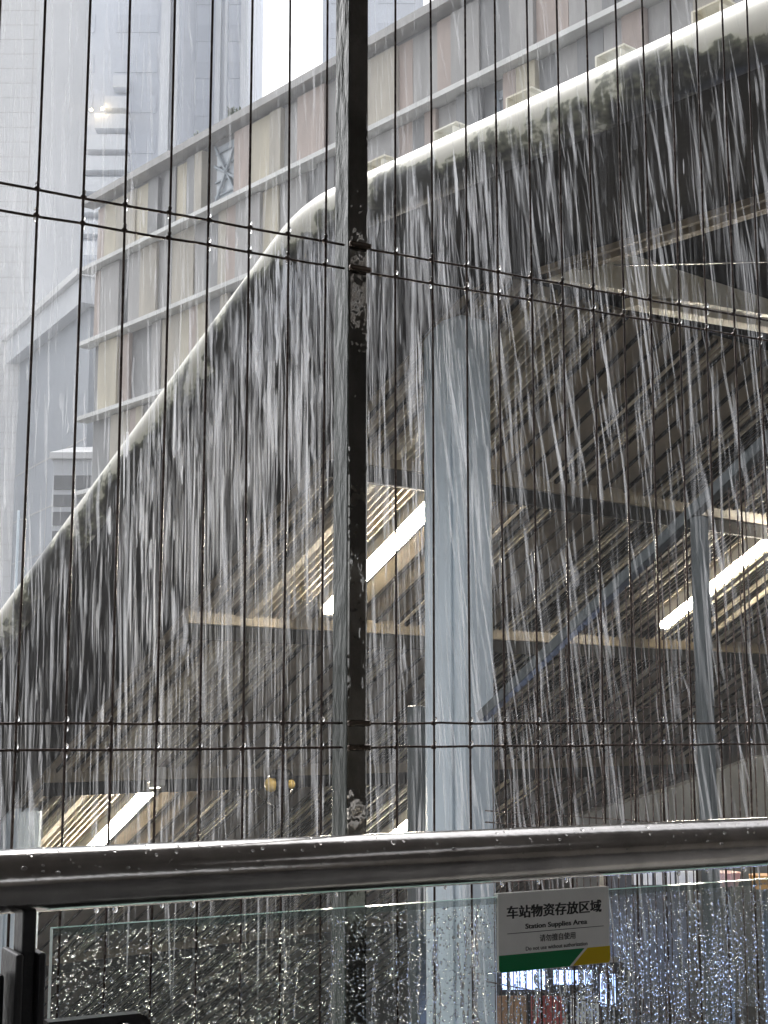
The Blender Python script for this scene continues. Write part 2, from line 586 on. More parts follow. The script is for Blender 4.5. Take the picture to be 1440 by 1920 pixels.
sl = MB()
SA0, SA1 = -0.2, 17.0
b = CB + 0.02
k = 0
while b < 2.26:                                  # narrow boards with raised pale arrises
    slope_bar(sl, SA0, SA1, b, b + 0.095, -0.37, -0.35)
    slope_bar(sl, SA0, SA1, b + 0.096, b + 0.108, -0.415, -0.35, 1 if k % 2 else 2)
    b += 0.109; k += 1
slope_bar(sl, SA0, SA1, 2.30, 2.39, -0.44, -0.35, 1)
b = 2.46
while b < 3.05:                                  # open baffles: thin blades with black gaps
    slope_bar(sl, SA0, SA1, b, b + 0.022, -0.43, -0.35, 1 if random.random() < 0.5 else 0); b += 0.085
b = 3.08
k = 0
while b < BW - 0.4:
    if 4.18 < b < 4.5 or 7.0 < b < 7.25 or 10.2 < b < 10.5:
        slope_bar(sl, SA0, SA1, b, b + 0.05, -0.42, -0.35, 1)
        slope_bar(sl, SA0, SA1, b + 0.09, b + 0.13, -0.43, -0.35, 2); b += 0.22
        continue
    w_ = 0.30
    slope_bar(sl, SA0, SA1, b, b + w_, -0.375 - 0.004 * (k % 3), -0.35)
    slope_bar(sl, SA0, SA1, b + w_, b + w_ + 0.022, -0.415, -0.35, 2)      # dark joint bead
    if 5.6 < b < 9.4 or k % 4 == 0:
        for q_ in (0.07, 0.145, 0.22):
            slope_bar(sl, SA0, SA1, b + q_, b + q_ + 0.012, -0.408, -0.372, 2 if (k + int(q_ * 100)) % 2 else 1)
    b += w_ + 0.024
    k += 1
build('slatted_ceiling', sl, [M['slat'], M['slat_pale'], M['void']], can)
# cross beams dividing the slope into bays
for ab in (1.75, 4.05, 6.9, 9.3, 11.9):
    q = MB()
    z = Z0 - TAN * ab
    q.obox(W(ab, (CB + BW) / 2, z - 0.41), E1, E2, (0, 0, 1), 0.05, (BW - CB) / 2 - 0.01, 0.085)
    cbm = build('cross_beam', q, M['beam'], can, bevel=0.008)
    q = MB()
    q.obox(W(ab + 0.03, (CB + BW) / 2, z - 0.572), E1, E2, (0, 0, 1), 0.04, (BW - CB) / 2 - 0.02, 0.075)
    build('valance', q, M['soffit'], cbm)
# the pale beam at the bend and its lower flange
q = MB()
zc = Z0 - 0.38
def on_a(px, py, a):
    d = ray(px, py); t_ = (a - (CAM - O2) @ E1) / (d @ E1)
    P = CAM + t_ * d
    return float((P - O2) @ E2), float(P[2])


cor = [on_level(1035, 521, zc), on_level(1150, 474, zc), on_level(1440, 516, zc), on_level(1440, 592, zc)]
sk = (cor[3][0] - cor[0][0]) / (cor[3][1] - cor[0][1])
AB = -1.05
f4 = [on_a(1035, 521, AB), on_a(1150, 474, AB), on_a(1440, 514, AB), on_a(1440, 590, AB)]
ex = lambda p0, p1, b_: p0[1] + (p1[1] - p0[1]) * (b_ - p0[0]) / (p1[0] - p0[0])
ring = [f4[0], f4[1], (9.0, ex(f4[1], f4[2], 9.0)), (9.0, ex(f4[0], f4[3], 9.0))]
q.quad([W(AB, b_, z_) for b_, z_ in ring])
q.quad([W(AB + 0.12, b_, z_) for b_, z_ in ring][::-1])
for i_ in range(4):
    r0, r1 = ring[i_], ring[(i_ + 1) % 4]
    q.quad([W(AB, *r0), W(AB + 0.12, *r0), W(AB + 0.12, *r1), W(AB, *r1)])
build('bend_beam', q, M['pale_beam'], can, bevel=0.01)
q = MB()
c0 = on_level(1195, 560, zc - 0.09)
c4 = [(c0[0] + 0.16, c0[1]), (c0[0] + 0.16 + sk * 8, c0[1] + 8), (c0[0] + sk * 8, c0[1] + 8), (c0[0], c0[1])]
q.hexa([W(a, b_, zc - 0.14) for a, b_ in c4][::-1], [W(a, b_, zc - 0.06) for a, b_ in c4][::-1])
build('lower_flange', q, M['slat_pale'], can, bevel=0.006)
# twin rails on the level ceiling, running beside the soffit
q = MB()
for bb, w_, dz in ((1.66, 0.04, -0.40), (1.76, 0.05, -0.42), (1.86, 0.03, -0.40)):
    q.hexa([W(-4.9, bb, Z0 + dz), W(-0.75, bb, Z0 + dz), W(-0.75, bb + w_, Z0 + dz), W(-4.9, bb + w_, Z0 + dz)][::-1],
           [W(-4.9, bb, Z0 - 0.352), W(-0.75, bb, Z0 - 0.352), W(-0.75, bb + w_, Z0 - 0.352), W(-4.9, bb + w_, Z0 - 0.352)][::-1])
build('edge_rail', q, M['beam'], can)
q = MB()
w0 = on_level(1150, 473, zc + 0.1); w1 = on_level(1440, 479, zc + 0.1)
q.tube([W(*w0, zc - 0.004), W(*w1, zc + 0.05)], 0.008, 6)
build('stay_wire', q, M['steel'], can)
# bent strap brackets along the roof edge
for px, py in ((826, 268), (966, 206), (1135, 128), (1318, 44), (700, 330)):
    aa, _ = on_level(px, py, Z0 + 0.02)
    q = MB()
    c = W(aa, 0.16, Z0 + 0.05)
    q.obox(W(aa, 0.18, Z0 + 0.145), E1, E2, (0, 0, 1), 0.11, 0.06, 0.006)
    q.obox(W(aa + 0.10, 0.16, Z0 + 0.07), E1, E2, (0, 0, 1), 0.006, 0.05, 0.072)
    q.obox(W(aa - 0.09, 0.16, Z0 + 0.06), E1, E2, (0, 0, 1), 0.006, 0.05, 0.06)
    build('edge_bracket', q, M['pale_beam'], can)
# rear wall and far side under the canopy
q = MB()
q.obox(W(4, BW - 0.1, 0), E1, E2, (0, 0, 1), 11.5, 0.08, 5.0)
build('rear_wall', q, M['dark_wall'], can)

# ------------------------------------------------------------------ columns


def steel_column(a, b, la, lb, ztop, label, mi):
    o = root('steel_column', W(a + la / 2, b + lb / 2, GZ), label, 'column', 'blue steel columns under the canopy')
    q = MB()
    q.obox(W(a + la / 2, b + lb / 2, (ztop + GZ) / 2), E1, E2, (0, 0, 1), la / 2, lb / 2, (ztop - GZ) / 2)
    build('shaft', q, mi, o, bevel=0.05)
    q = MB()
    q.obox(W(a + la / 2, b + lb / 2, GZ + 0.02), E1, E2, (0, 0, 1), la / 2 + 0.12, lb / 2 + 0.12, 0.018)
    build('base_plate', q, M['paint_grey'], o)
    q = MB()
    q.obox(W(a + la * 0.30, b - 0.012, 1.2), E1, E2, (0, 0, 1), 0.02, 0.012, (1.2 - GZ) * 0.92)
    build('drain_strip', q, mi, o, bevel=0.006)
    return o


steel_column(0.06, 1.62, 0.49, 0.34, Z0 - 0.36 - TAN * 0.3, 'pale blue steel column in the middle, rising behind the fence post', M['paint_col'])
steel_column(7.67, 1.62, 0.50, 0.38, Z0 - 0.36 - TAN * 6.75, 'short bluish column at the lower left, beside the lower lamp', M['paint_col'])

# slim post left of the main column
o = root('slim_post', pix(782, 1850, 12.5) * np.array([1, 1, 0]) + np.array([0, 0, GZ]), 'slim grey post just left of the pale blue column', 'post')
q = MB(); P = pix(782, 1850, 12.5)
q.obox((P[0], P[1], (1.35 + GZ) / 2 + 0.2), E1, E2, (0, 0, 1), 0.06, 0.06, (1.75 - GZ) / 2)
build('shaft', q, M['paint_grey'], o, bevel=0.01)

# ------------------------------------------------------------------ tube lights


def tube_light(a0, a1, b, label):
    o = root('tube_light', W((a0 + a1) / 2, b, Z0 - TAN * (a0 + a1) / 2 - 0.39), label, 'ceiling light', 'tube lights under the sloping ceiling')
    q = MB(); slope_bar(q, a0, a1, b - 0.11, b + 0.11, -0.54, -0.39)
    build('housing', q, M['housing'], o, bevel=0.005)
    q = MB(); slope_bar(q, a0 + 0.06, a1 - 0.06, b - 0.085, b + 0.085, -0.60, -0.542)
    build('diffuser', q, M['tube'], o, bevel=0.02)
    for aa in (a0, a1 - 0.05):
        q = MB(); slope_bar(q, aa, aa + 0.05, b - 0.10, b + 0.10, -0.61, -0.542)
        build('end_cap', q, M['housing'], o, bevel=0.01)




def on_slope(px, py, dz):
    d = ray(px, py)
    A_, B_ = (CAM - O2) @ E1, d @ E1
    t_ = (Z0 + dz - TAN * A_ - EYE) / (d[2] + TAN * B_)
    P = CAM + t_ * d
    return float((P - O2) @ E1), float((P - O2) @ E2)


def lamp_between(p0, p1, label):
    a0, b0 = on_slope(*p0, -0.57); a1, b1 = on_slope(*p1, -0.57)
    tube_light(min(a0, a1) - 0.04, max(a0, a1) + 0.04, (b0 + b1) / 2, label)


lamp_between((614, 1146), (868, 892), 'long bright tube light between the fence post and the pale column')
lamp_between((296, 1470), (90, 1676), 'bright tube light at lower left, just above the handrail')
lamp_between((1243, 1174), (1560, 922), 'bright tube light at right, behind the sloping grey rail')
lamp_between((786, 1530), (690, 1606), 'small bright tube light end seen just left of the column foot')

# ------------------------------------------------------------------ conduit and detector on the right
z = lambda a, d: Z0 - TAN * a + d
o = root('conduit_pipe', W(3, 9.75, z(3, -0.4)), 'thin metal conduit with a small box, below the right hand tube light', 'conduit')
q = MB(); q.tube([W(1.5, 9.75, z(1.5, -0.46)), W(4.02, 9.75, z(4.02, -0.46))], 0.035, 8)
build('pipe', q, M['slat_pale'], o, smooth=True)
q = MB(); q.obox(W(2.35, 9.95, z(2.35, -0.50)), E1, E2, (0, 0, 1), 0.10, 0.14, 0.06)
build('junction_box', q, M['amber'], o, bevel=0.01)

# ------------------------------------------------------------------ dome camera
Pd = pix(527, 1470, 16.0)
o = root('dome_camera', Pd + np.array([0, 0, 0.3]), 'dark dome camera with amber lit lenses, hanging left of the fence post', 'camera')
q = MB(); q.tube([Pd + np.array([0.02, 0, 0.1]), Pd + np.array([0.02, 0, 0.62])], 0.02, 8)
q.tube([Pd + np.array([0, 0, 0.07]), Pd + np.array([0, 0, 0.16])], [0.16, 0.09], 14)
build('bracket', q, M['black'], o, smooth=True)
q = MB(); q.ball(Pd, 0.14, 14, 9)
build('housing', q, M['black'], o, smooth=True)
for dx, s in ((-0.10, 0.085), (0.115, 0.05)):
    q = MB(); q.ball(Pd + np.array([dx, -0.07, -0.0]), s, 10, 7)
    build('lens', q, M['amber'], o, smooth=True)
q = MB()
q.tube([Pd + np.array([-0.28 + 0.3 * math.sin(t_ * 1.6), 0, -0.08 - 0.16 * math.sin(t_ * math.pi)]) for t_ in np.linspace(0, 1, 9)], 0.012, 6)
build('cable', q, M['black'], o)

# ------------------------------------------------------------------ mesh fence beside the stairs
FB = 1.2
pa, pz = on_plane_b(1061, 1192, FB); qa, qz = on_plane_b(1402, 862, FB)
slope = (qz - pz) / (qa - pa)
rz = lambda a: pz + (a - pa) * slope
o = root('stair_fence', W(-2, FB, GZ), 'grey stair fence with a sloping top rail and wire mesh, right of the column', 'fence')
q = MB()
d = np.array(W(-4.4, FB, rz(-4.4))) - np.array(W(-0.55, FB, rz(-0.55))); L = np.linalg.norm(d); d /= L
up = np.cross(d, E2); up /= np.linalg.norm(up)
if up[2] < 0: up = -up
q.obox((np.array(W(-4.4, FB, rz(-4.4))) + np.array(W(-0.55, FB, rz(-0.55)))) / 2, d, E2, up, L / 2, 0.04, 0.036)
build('top_rail', q, M['paint_grey'], o, bevel=0.006)
for a_ in (-2.52, -4.1):
    q = MB(); q.obox(W(a_, FB + 0.003, (rz(a_) + GZ) / 2 - 0.03), E1, E2, (0, 0, 1), 0.045, 0.035, (rz(a_) - GZ) / 2 - 0.03)
    build('post', q, M['paint_grey'], o, bevel=0.005)
q = MB()
for i in range(70):
    a_ = -4.3 + i * 0.06
    if abs(a_ + 2.52) < 0.06 or a_ > -0.6: continue
    q.tube([W(a_, FB + 0.02, GZ), W(a_, FB + 0.02, rz(a_) - 0.03)], 0.004, 4, caps=False)
for zz in (0.98, 0.9, 1.7, -0.2):
    a_hi = min(-0.55, pa + (zz - pz) / slope)
    q.tube([W(-4.3, FB + 0.026, zz), W(a_hi, FB + 0.026, zz)], 0.005, 4, caps=False)
build('wire_mesh', q, M['wire'], o)

# ------------------------------------------------------------------ things low down behind the glass
o = root('light_box', pix(1035, 1900, 12.0) * np.array([1, 1, 0]) + np.array([0, 0, GZ]), 'cool white light box with red and tan picture, seen through the wet glass', 'light box')
Pl = pix(1035, 1900, 12.0)
X, Y = np.array([1.0, 0, 0]), np.array([0, 1.0, 0])


def lb(name, x0, x1, z0_, z1_, y, m_, th=0.02):
    q = MB(); q.box(Pl[0] + x0, Pl[0] + x1, Pl[1] + y, Pl[1] + y + th, z0_, z1_)
    return build(name, q, m_, o, bevel=0.004)


zt = float(pix(1035, 1815, 12.0)[2])
lb('cabinet', -0.62, 0.62, GZ, zt + 0.04, 0.03, M['dark_steel'], 0.3)
lb('light_panel', -0.40, -0.05, zt - 0.17, zt, 0.0, M['screen'])
lb('light_panel', 0.02, 0.34, zt - 0.13, zt - 0.02, 0.0, M['screen'])
lb('light_panel', 0.40, 0.52, zt - 0.3, zt - 0.05, 0.0, M['screen'])
lb('light_panel', -0.5, 2.6, GZ + 0.9, float(pix(1035, 1945, 12.0)[2]), 0.35, M['screen_low'])
lb('picture_panel', -0.56, -0.2, GZ + 0.3, zt - 0.22, 0.0, M['brown'])
lb('picture_panel', -0.17, 0.12, GZ + 0.3, zt - 0.22, 0.0, M['red'])
lb('picture_panel', 0.15, 0.38, GZ + 0.3, zt - 0.22, 0.0, M['white_slat'])

Ps = pix(1250, 1640, 15.0)
o = root('louvre_cabinet', (Ps[0], Ps[1], GZ), 'white louvred cabinet between the handrail and the glass at right', 'cabinet')
q = MB(); q.box(Ps[0] - 0.62, Ps[0] + 0.2, Ps[1], Ps[1] + 0.5, GZ, Ps[2] + 0.05)
build('body', q, M['dark_wall'], o)
q = MB()
for i in range(6):
    q.box(Ps[0] - 0.36 + i * 0.115, Ps[0] - 0.36 + i * 0.115 + 0.09, Ps[1] - 0.03, Ps[1] - 0.004, Ps[2] - 0.10, Ps[2] + 0.04)
build('louvre', q, M['white_slat'], o, bevel=0.004)
for k_, (px, py, mm, lab) in enumerate(((1362, 1650, 'skin_pink', 'pink plastic tub on a stand behind the glass at far right'),
                                        (1432, 1655, 'orange', 'orange plastic tub on a stand behind the glass at the right edge'))):
    Pb = pix(px, py, 13.0)
    o = root('plastic_tub', (Pb[0], Pb[1], GZ), lab, 'tub')
    q = MB(); q.tube([(Pb[0], Pb[1], Pb[2] - 0.05), (Pb[0], Pb[1], Pb[2] + 0.07)], [0.10, 0.13], 14)
    build('tub', q, M[mm], o, smooth=False)
    q = MB(); q.tube([(Pb[0], Pb[1], GZ), (Pb[0], Pb[1], Pb[2] - 0.055)], 0.035, 8)
    build('stand', q, M['paint_grey'], o)
Pw = pix(1300, 1490, 19.0)
o = root('ramp_wall', (Pw[0], Pw[1], GZ), 'low grey concrete wall with a sloping top under the canopy at right', 'wall')
q = MB()
base = np.array([Pw[0], Pw[1], 0])
pr = [(-1.6, GZ), (2.4, GZ), (2.4, Pw[2] + 0.55), (0.9, Pw[2] + 0.5), (-0.2, Pw[2] + 0.1), (-1.6, Pw[2] - 0.3)]
q.quad([base + np.array([x, 0, zz]) for x, zz in pr])
q.quad([base + np.array([x, 0.4, zz]) for x, zz in pr][::-1])
for i in range(len(pr)):
    x0, z0_ = pr[i]; x1, z1_ = pr[(i + 1) % len(pr)]
    q.quad([base + np.array(c) for c in ((x0, 0, z0_), (x0, 0.4, z0_), (x1, 0.4, z1_), (x1, 0, z1_))])
build('wall_body', q, mat('dark wet concrete', (0.085, 0.088, 0.085), 0.4, 0, 0.4, 1.3, 0.3, 12), o)

# ------------------------------------------------------------------ near wire mesh fence
TH = math.atan((5640 - 720) / (FPX / CP))
T = np.array([math.sin(TH), math.cos(TH), 0.0])          # along fence, rail and glass, to the right and away
N = np.array([T[1], -T[0], 0.0])                          # towards the photographer
F0 = pix(668, 1356, 1.84); F0[2] = 0
UP = np.array([0, 0, 1.0])


def FP(s, z_, off=0.0):
    return F0 + s * T + N * off + UP * z_


fence = root('mesh_fence', FP(0, GZ), 'rusty wire mesh fence on a dark wet steel post, in front of the station', 'fence')
q = MB()
# post: dark polished front face, stained side face
px0, px1, dep = -0.0135, 0.0165, 0.044
bq = [FP(px0, GZ, 0), FP(px1, GZ, 0), FP(px1, GZ, -dep), FP(px0, GZ, -dep)]
tq = [FP(px0, 3.1, 0), FP(px1, 3.1, 0), FP(px1, 3.1, -dep), FP(px0, 3.1, -dep)]
q.hexa(bq, tq, 0)
q.m[-1] = 1; q.m[-4] = 0
# hexa side order: 0-1 front, 1-2 right, 2-3 back, 3-0 left
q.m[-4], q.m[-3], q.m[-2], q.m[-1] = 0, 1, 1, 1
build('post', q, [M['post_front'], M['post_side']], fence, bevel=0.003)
ZW = [2.236, 2.203, 1.6, 1.569, 0.95, 0.92]
for zz in ZW[:4]:
    q = MB()
    q.obox(FP(0.0015, zz, 0.005), T, N, UP, 0.0165, 0.0042, 0.0042)
    build('clip', q, M['clip'], fence, bevel=0.003)
panels = {'left': (-0.96, -0.018), 'right': (0.021, 1.7)}
drops = MB()
for side, (s0, s1) in panels.items():
    q = MB()
    for zz in ZW:
        n_ = int((s1 - s0) / 0.055) + 1
        q.tube([FP(s0 + (s1 - s0) * i / n_, zz + random.gauss(0, 0.0005), -0.004 + random.gauss(0, 0.0004)) for i in range(n_ + 1)], 0.0017, 6)
    for k_ in range(-18, 31):
        s_ = -0.049 + 0.0551 * k_ + 0.0005
        if k_ >= 1: s_ += 0.0 - 0.0015
        if not (s0 < s_ < s1): continue
        s_ += random.gauss(0, 0.0012)
        pts = []
        zs = [GZ + 0.3]
        zz = 0.5
        while zz < 3.05:
            zs.append(zz); zz += 0.08
        zs = sorted(zs + ZW)
        ph = random.random() * 6
        for zz in zs:
            bul = 0.0
            for za, zb_ in ((2.236, 2.203), (1.6, 1.569)):
                if zb_ < zz < za: bul = 0.006
            pts.append(FP(s_ + 0.0012 * math.sin(zz * 3 + ph), zz, 0.0005 + bul))
        q.tube(pts, 0.0017, 6)
        for zz in ZW[:4]:
            q.ball(FP(s_, zz, -0.001), 0.0036, 6, 5, (1.2, 1, 0.9))
            drops.ball(FP(s_ + random.gauss(0, 0.0006), zz + 0.005, 0.002), 0.0030, 7, 5, (0.9, 0.9, 1.2))
            if random.random() < 0.5:
                drops.ball(FP(s_ + random.gauss(0, 0.001), zz - 0.0065, 0.001), 0.0026, 7, 5, (0.9, 0.9, 1.3))
    build('wire_panel', q, M['wire'], fence, smooth=True)
d_ = build('water_drops', drops, M['drop'], fence, smooth=True)
d_['kind'] = 'stuff'

# ------------------------------------------------------------------ balustrade: handrail, glass, post
R0 = pix(0, 1653, 1.36)
RP = lambda s, dz=0.0, off=0.0: R0 + s * T + UP * dz + N * off
bal = root('glass_balustrade', RP(0.3) * np.array([1, 1, 0]), 'wet steel handrail over a glass panel, along the platform edge', 'balustrade')
q = MB(); q.tube([RP(s) for s in np.linspace(-0.8, 2.2, 30)], 0.0295, 40)
build('handrail', q, M['steel'], bal, smooth=True)
gl_top = float(pix(88, 1737, 1.40)[2])
gx = pix(88, 1800, 1.40)
s_g0 = float((gx - R0) @ T)
GP = lambda s, z_, off=0.0: R0 * np.array([1, 1, 0]) + s * T + UP * z_ + N * off
gth = 0.010
q = MB()
s_g1 = 2.0
z_g0 = 0.12
q.hexa([GP(s_g0, z_g0, 0), GP(s_g1, z_g0, 0), GP(s_g1, z_g0, -gth), GP(s_g0, z_g0, -gth)],
       [GP(s_g0, gl_top, 0), GP(s_g1, gl_top, 0), GP(s_g1, gl_top, -gth), GP(s_g0, gl_top, -gth)], 0)
q.m = [1, 1, 0, 1, 0, 1]
glass = build('glass_panel', q, [M['pane'], M['edge_glass']], bal)
q = MB()
q.hexa([GP(s_g0, gl_top - 0.0065, 0.0012), GP(s_g1, gl_top - 0.0065, 0.0012), GP(s_g1, gl_top - 0.0065, 0.0002), GP(s_g0, gl_top - 0.0065, 0.0002)],
       [GP(s_g0, gl_top + 0.0004, 0.0006), GP(s_g1, gl_top + 0.0004, 0.0006), GP(s_g1, gl_top + 0.0004, 0.0002), GP(s_g0, gl_top + 0.0004, 0.0002)])
build('refraction_strip', q, M['edge_strip'], glass)  # thin sheet that paints the refracted edge onto the glass


def glass_drops():
    vs, fs = [], []
    nv = 0
    off0 = -gth - 0.0003
    ns, rings = 8, [(1.0, 0.0), (0.86, 0.45), (0.52, 0.80), (0.0, 1.0)]

    def add(s, z_, r_, sx, sz, hgt):
        nonlocal nv
        b0 = nv
        jit = [1 + random.uniform(-.22, .22) for _ in range(ns)]
        for rr, hh in rings[:-1]:
            for k_ in range(ns):
                a_ = 2 * math.pi * k_ / ns
                vs.append(GP(s + r_ * sx * rr * math.cos(a_) * jit[k_], z_ + r_ * sz * rr * math.sin(a_) * jit[k_], off0 - hgt * hh))
        vs.append(GP(s, z_, off0 - hgt)); nv = b0 + 3 * ns + 1
        for j in range(2):
            for k_ in range(ns):
                k2 = (k_ + 1) % ns
                fs.append((b0 + j * ns + k_, b0 + (j + 1) * ns + k_, b0 + (j + 1) * ns + k2, b0 + j * ns + k2))
        for k_ in range(ns):
            fs.append((b0 + 2 * ns + k_, nv - 1, b0 + 2 * ns + (k_ + 1) % ns))

    for i in range(17000):
        s = random.uniform(s_g0 + 0.004, 1.15)
        z_ = random.uniform(gl_top - 0.17, gl_top - 0.005 - 0.002 * random.random())
        r_ = min(0.0024, random.lognormvariate(math.log(0.00062), 0.45))
        add(s, z_, r_, random.uniform(.85, 1.35), random.uniform(.75, 1.15), r_ * random.uniform(0.5, 0.8))
    # runs of water: chains of beads down the pane, denser to the right
    for i in range(170):
        s = s_g0 + 0.05 + (1.0 - s_g0) * random.random() ** 0.38
        z_ = gl_top - random.uniform(0.01, 0.11)
        w_ = random.uniform(0.0007, 0.0019)
        ph = random.random() * 6
        lean = random.uniform(-.06, .06)
        end = gl_top - random.uniform(0.10, 0.24)
        while z_ > end:
            l_ = random.uniform(0.0018, 0.006)
            add(s + 0.0016 * math.sin(z_ * 70 + ph), z_, w_, 1, l_ / w_, w_ * 0.9)
            z_ -= l_ * random.uniform(1.5, 2.2); s += lean * l_
    me = bpy.data.meshes.new('water_drops')
    me.from_pydata((np.array(vs) - LOC[glass.name]).tolist(), [], fs)
    me.polygons.foreach_set('use_smooth', [True] * len(me.polygons))
    me.materials.append(M['drop'])
    o_ = link('water_drops', me, glass)
    o_['kind'] = 'stuff'


glass_drops()

# balustrade post at lower left: tongue between two side plates
sp = lambda px, y=1.37: float((pix(px, 1700, y) - R0) @ T)
q = MB()
sa, sb = sp(38), sp(68)
q.obox(GP((sa + sb) / 2, (R0[2] - 0.03 + 1.318) / 2, -0.005), T, N, UP, (sb - sa) / 2, 0.016, (R0[2] - 0.02 - 1.318) / 2)
build('post_tongue', q, M['dark_steel'], bal, bevel=0.002)
for a_, b_ in ((18, 37.0), (66, 85)):
    q = MB()
    s0, s1 = sp(a_), sp(b_)
    q.obox(GP((s0 + s1) / 2, 0.695, -0.005), T, N, UP, (s1 - s0) / 2 - 0.0006, 0.028, 0.695 + (0 if a_ < 30 else 0.0))
    build('post_plate', q, M['dark_steel'], bal, bevel=0.002)
q = MB(); s1 = sp(16)
q.obox(GP(s1 - 0.10, 0.69, -0.012), T, N, UP, 0.098, 0.012, 0.68)
build('infill_plate', q, M['dark_steel'], bal, bevel=0.004)
# glass clamps


def clamp(px0, px1, py, h_, round_r=0.012):
    q = MB()
    s0, s1 = sp(px0, 1.39), sp(px1, 1.41)
    zt_ = float(pix((px0 + px1) / 2, py, 1.42)[2])
    pts = []
    for k_ in range(7):
        a_ = math.pi / 2 * (1 - k_ / 6)
        pts.append((s1 - round_r + round_r * math.cos(a_), zt_ - round_r + round_r * math.sin(a_)))
    outline = [(s0, zt_)] + pts + [(s1, zt_ - h_), (s0, zt_ - h_)]
    q.quad([GP(a_, b_, 0.016) for a_, b_ in outline][::-1])
    for i in range(len(outline)):
        a_, b_ = outline[i]; c_, d2 = outline[(i + 1) % len(outline)]
        q.quad([GP(a_, b_, 0.016), GP(a_, b_, 0.001), GP(c_, d2, 0.001), GP(c_, d2, 0.016)])
    cl = build('glass_clamp', q, M['dark_steel'], bal, bevel=0.001)
    return cl, s1, zt_


cl, s1c, ztc = clamp(84, 290, 1896, 0.06)
q = MB(); cc = GP(s1c - 0.026, ztc - 0.017, 0.017)
q.tube([cc, cc + N * 0.008], [0.012, 0.010], 18)
build('bolt', q, M['steel'], cl)
Pk = pix(1462, 1800, 1.97); sk_ = float((Pk - R0) @ T)
q = MB(); cc = GP(sk_, Pk[2], 0.001)
q.tube([cc, cc + N * 0.016, cc + N * 0.02], [0.026, 0.026, 0.02], 24)
build('glass_clamp', q, M['dark_steel'], bal)
# beads of water on and under the rail
q = MB()
for px in (173, 207, 290, 345, 600, 802, 905, 975, 1032, 1130, 1245, 1380, 1300):
    s = float((pix(px, 1700, 1.36 + px * 0.00033) - R0) @ T)
    r_ = random.uniform(0.0018, 0.0032)
    q.ball(RP(s, -0.0295 - r_ * 0.9, random.uniform(-.004, .004)), r_, 9, 7, (1, 1, 1.25))
for i in range(210):
    s = random.uniform(-0.05, 1.1); ph = random.uniform(0.15, 1.5)
    r_ = min(0.0026, random.lognormvariate(math.log(0.0009), 0.5))
    q.ball(RP(s, 0.0293 * math.cos(ph), 0.0293 * math.sin(ph)), r_, 8, 6, (1.3, 1, 0.8))
d_ = build('hanging_drops', q, M['drop'], bal, smooth=True); d_['kind'] = 'stuff'

# ------------------------------------------------------------------ sign on the glass
tl = pix(933, 1681, 1.60)


def on_glass(px, py, off=0.004):
    d = ray(px, py); p0 = GP(0, 0, off)
    t_ = ((p0 - CAM) @ N) / (d @ N)
    P = CAM + t_ * d
    return float((P - R0) @ T), float(P[2])


sA, zA = on_glass(934, 1681); sB, zB = on_glass(1141, 1665); sC, zC = on_glass(936, 1826)
SW = sB - sA; zt_ = (zA + zB) / 2; SH = zA - zC
SPt = lambda u, v, off: GP(sA + u * SW, zt_ - v * SH, off)
sign = root('notice_sign', SPt(0.5, 1, 0.004), 'white station supplies area notice with green and yellow foot, on the glass', 'sign')


def rounded(u0, u1, v0, v1, ru, corners):
    """outline in sign units, v down; corners = which of tl,tr,br,bl are rounded"""
    rv = ru * SW / SH
    pts = []
    for (cu, cv, a0, on) in ((u0, v0, 180, corners[0]), (u1, v0, 270, corners[1]), (u1, v1, 0, corners[2]), (u0, v1, 90, corners[3])):
        if not on:
            pts.append((cu, cv)); continue
        mu = u0 + ru if cu == u0 else u1 - ru
        mv = v0 + rv if cv == v0 else v1 - rv
        for k_ in range(6):
            a_ = math.radians(a0 + 90 * k_ / 5)
            pts.append((mu + ru * math.cos(a_), mv + rv * math.sin(a_)))
    return pts


def sheet(mb, pts, o0, o1):
    mb.quad([SPt(u, v, o1) for u, v in pts][::-1])
    mb.quad([SPt(u, v, o0) for u, v in pts])
    for i in range(len(pts)):
        a_, b_ = pts[i], pts[(i + 1) % len(pts)]
        mb.quad([SPt(*a_, o0), SPt(*b_, o0), SPt(*b_, o1), SPt(*a_, o1)][::-1])


q = MB(); sheet(q, rounded(0, 1, 0, 1, 0.03, (0, 0, 1, 1)), 0.0006, 0.0040)
build('board', q, M['sign_white'], sign)
q = MB()
gp = rounded(0, 0.7, 0.775, 0.997, 0.028, (0, 0, 0, 1))
gp = [p_ for p_ in gp if not (p_[0] > 0.6)]
gp = [(0.0, 0.775), (0.762, 0.775), (0.622, 0.997)] + [p_ for p_ in gp if p_[1] > 0.8]
sheet(q, gp, 0.0041, 0.0044)
build('green_band', q, M['sign_green'], sign)
q = MB()
yp = rounded(0.6, 1.0, 0.775, 0.997, 0.028, (0, 0, 1, 0))
yp = [(0.792, 0.775), (1.0, 0.775)] + [p_ for p_ in yp if p_[1] > 0.8 and p_[0] > 0.9] + [(0.652, 0.997)]
sheet(q, yp, 0.0041, 0.0044)
build('yellow_band', q, M['sign_yellow'], sign)
q = MB(); sheet(q, [(0.075, 0.497), (0.945, 0.497), (0.945, 0.505), (0.075, 0.505)], 0.0041, 0.0043)
build('rule_line', q, M['sign_ink'], sign)
q = MB()
q.obox((SPt(0.5, -0.012, 0.0)), T, N, UP, SW / 2, 0.0042, 0.0012)
build('top_hook', q, M['sign_white'], sign)


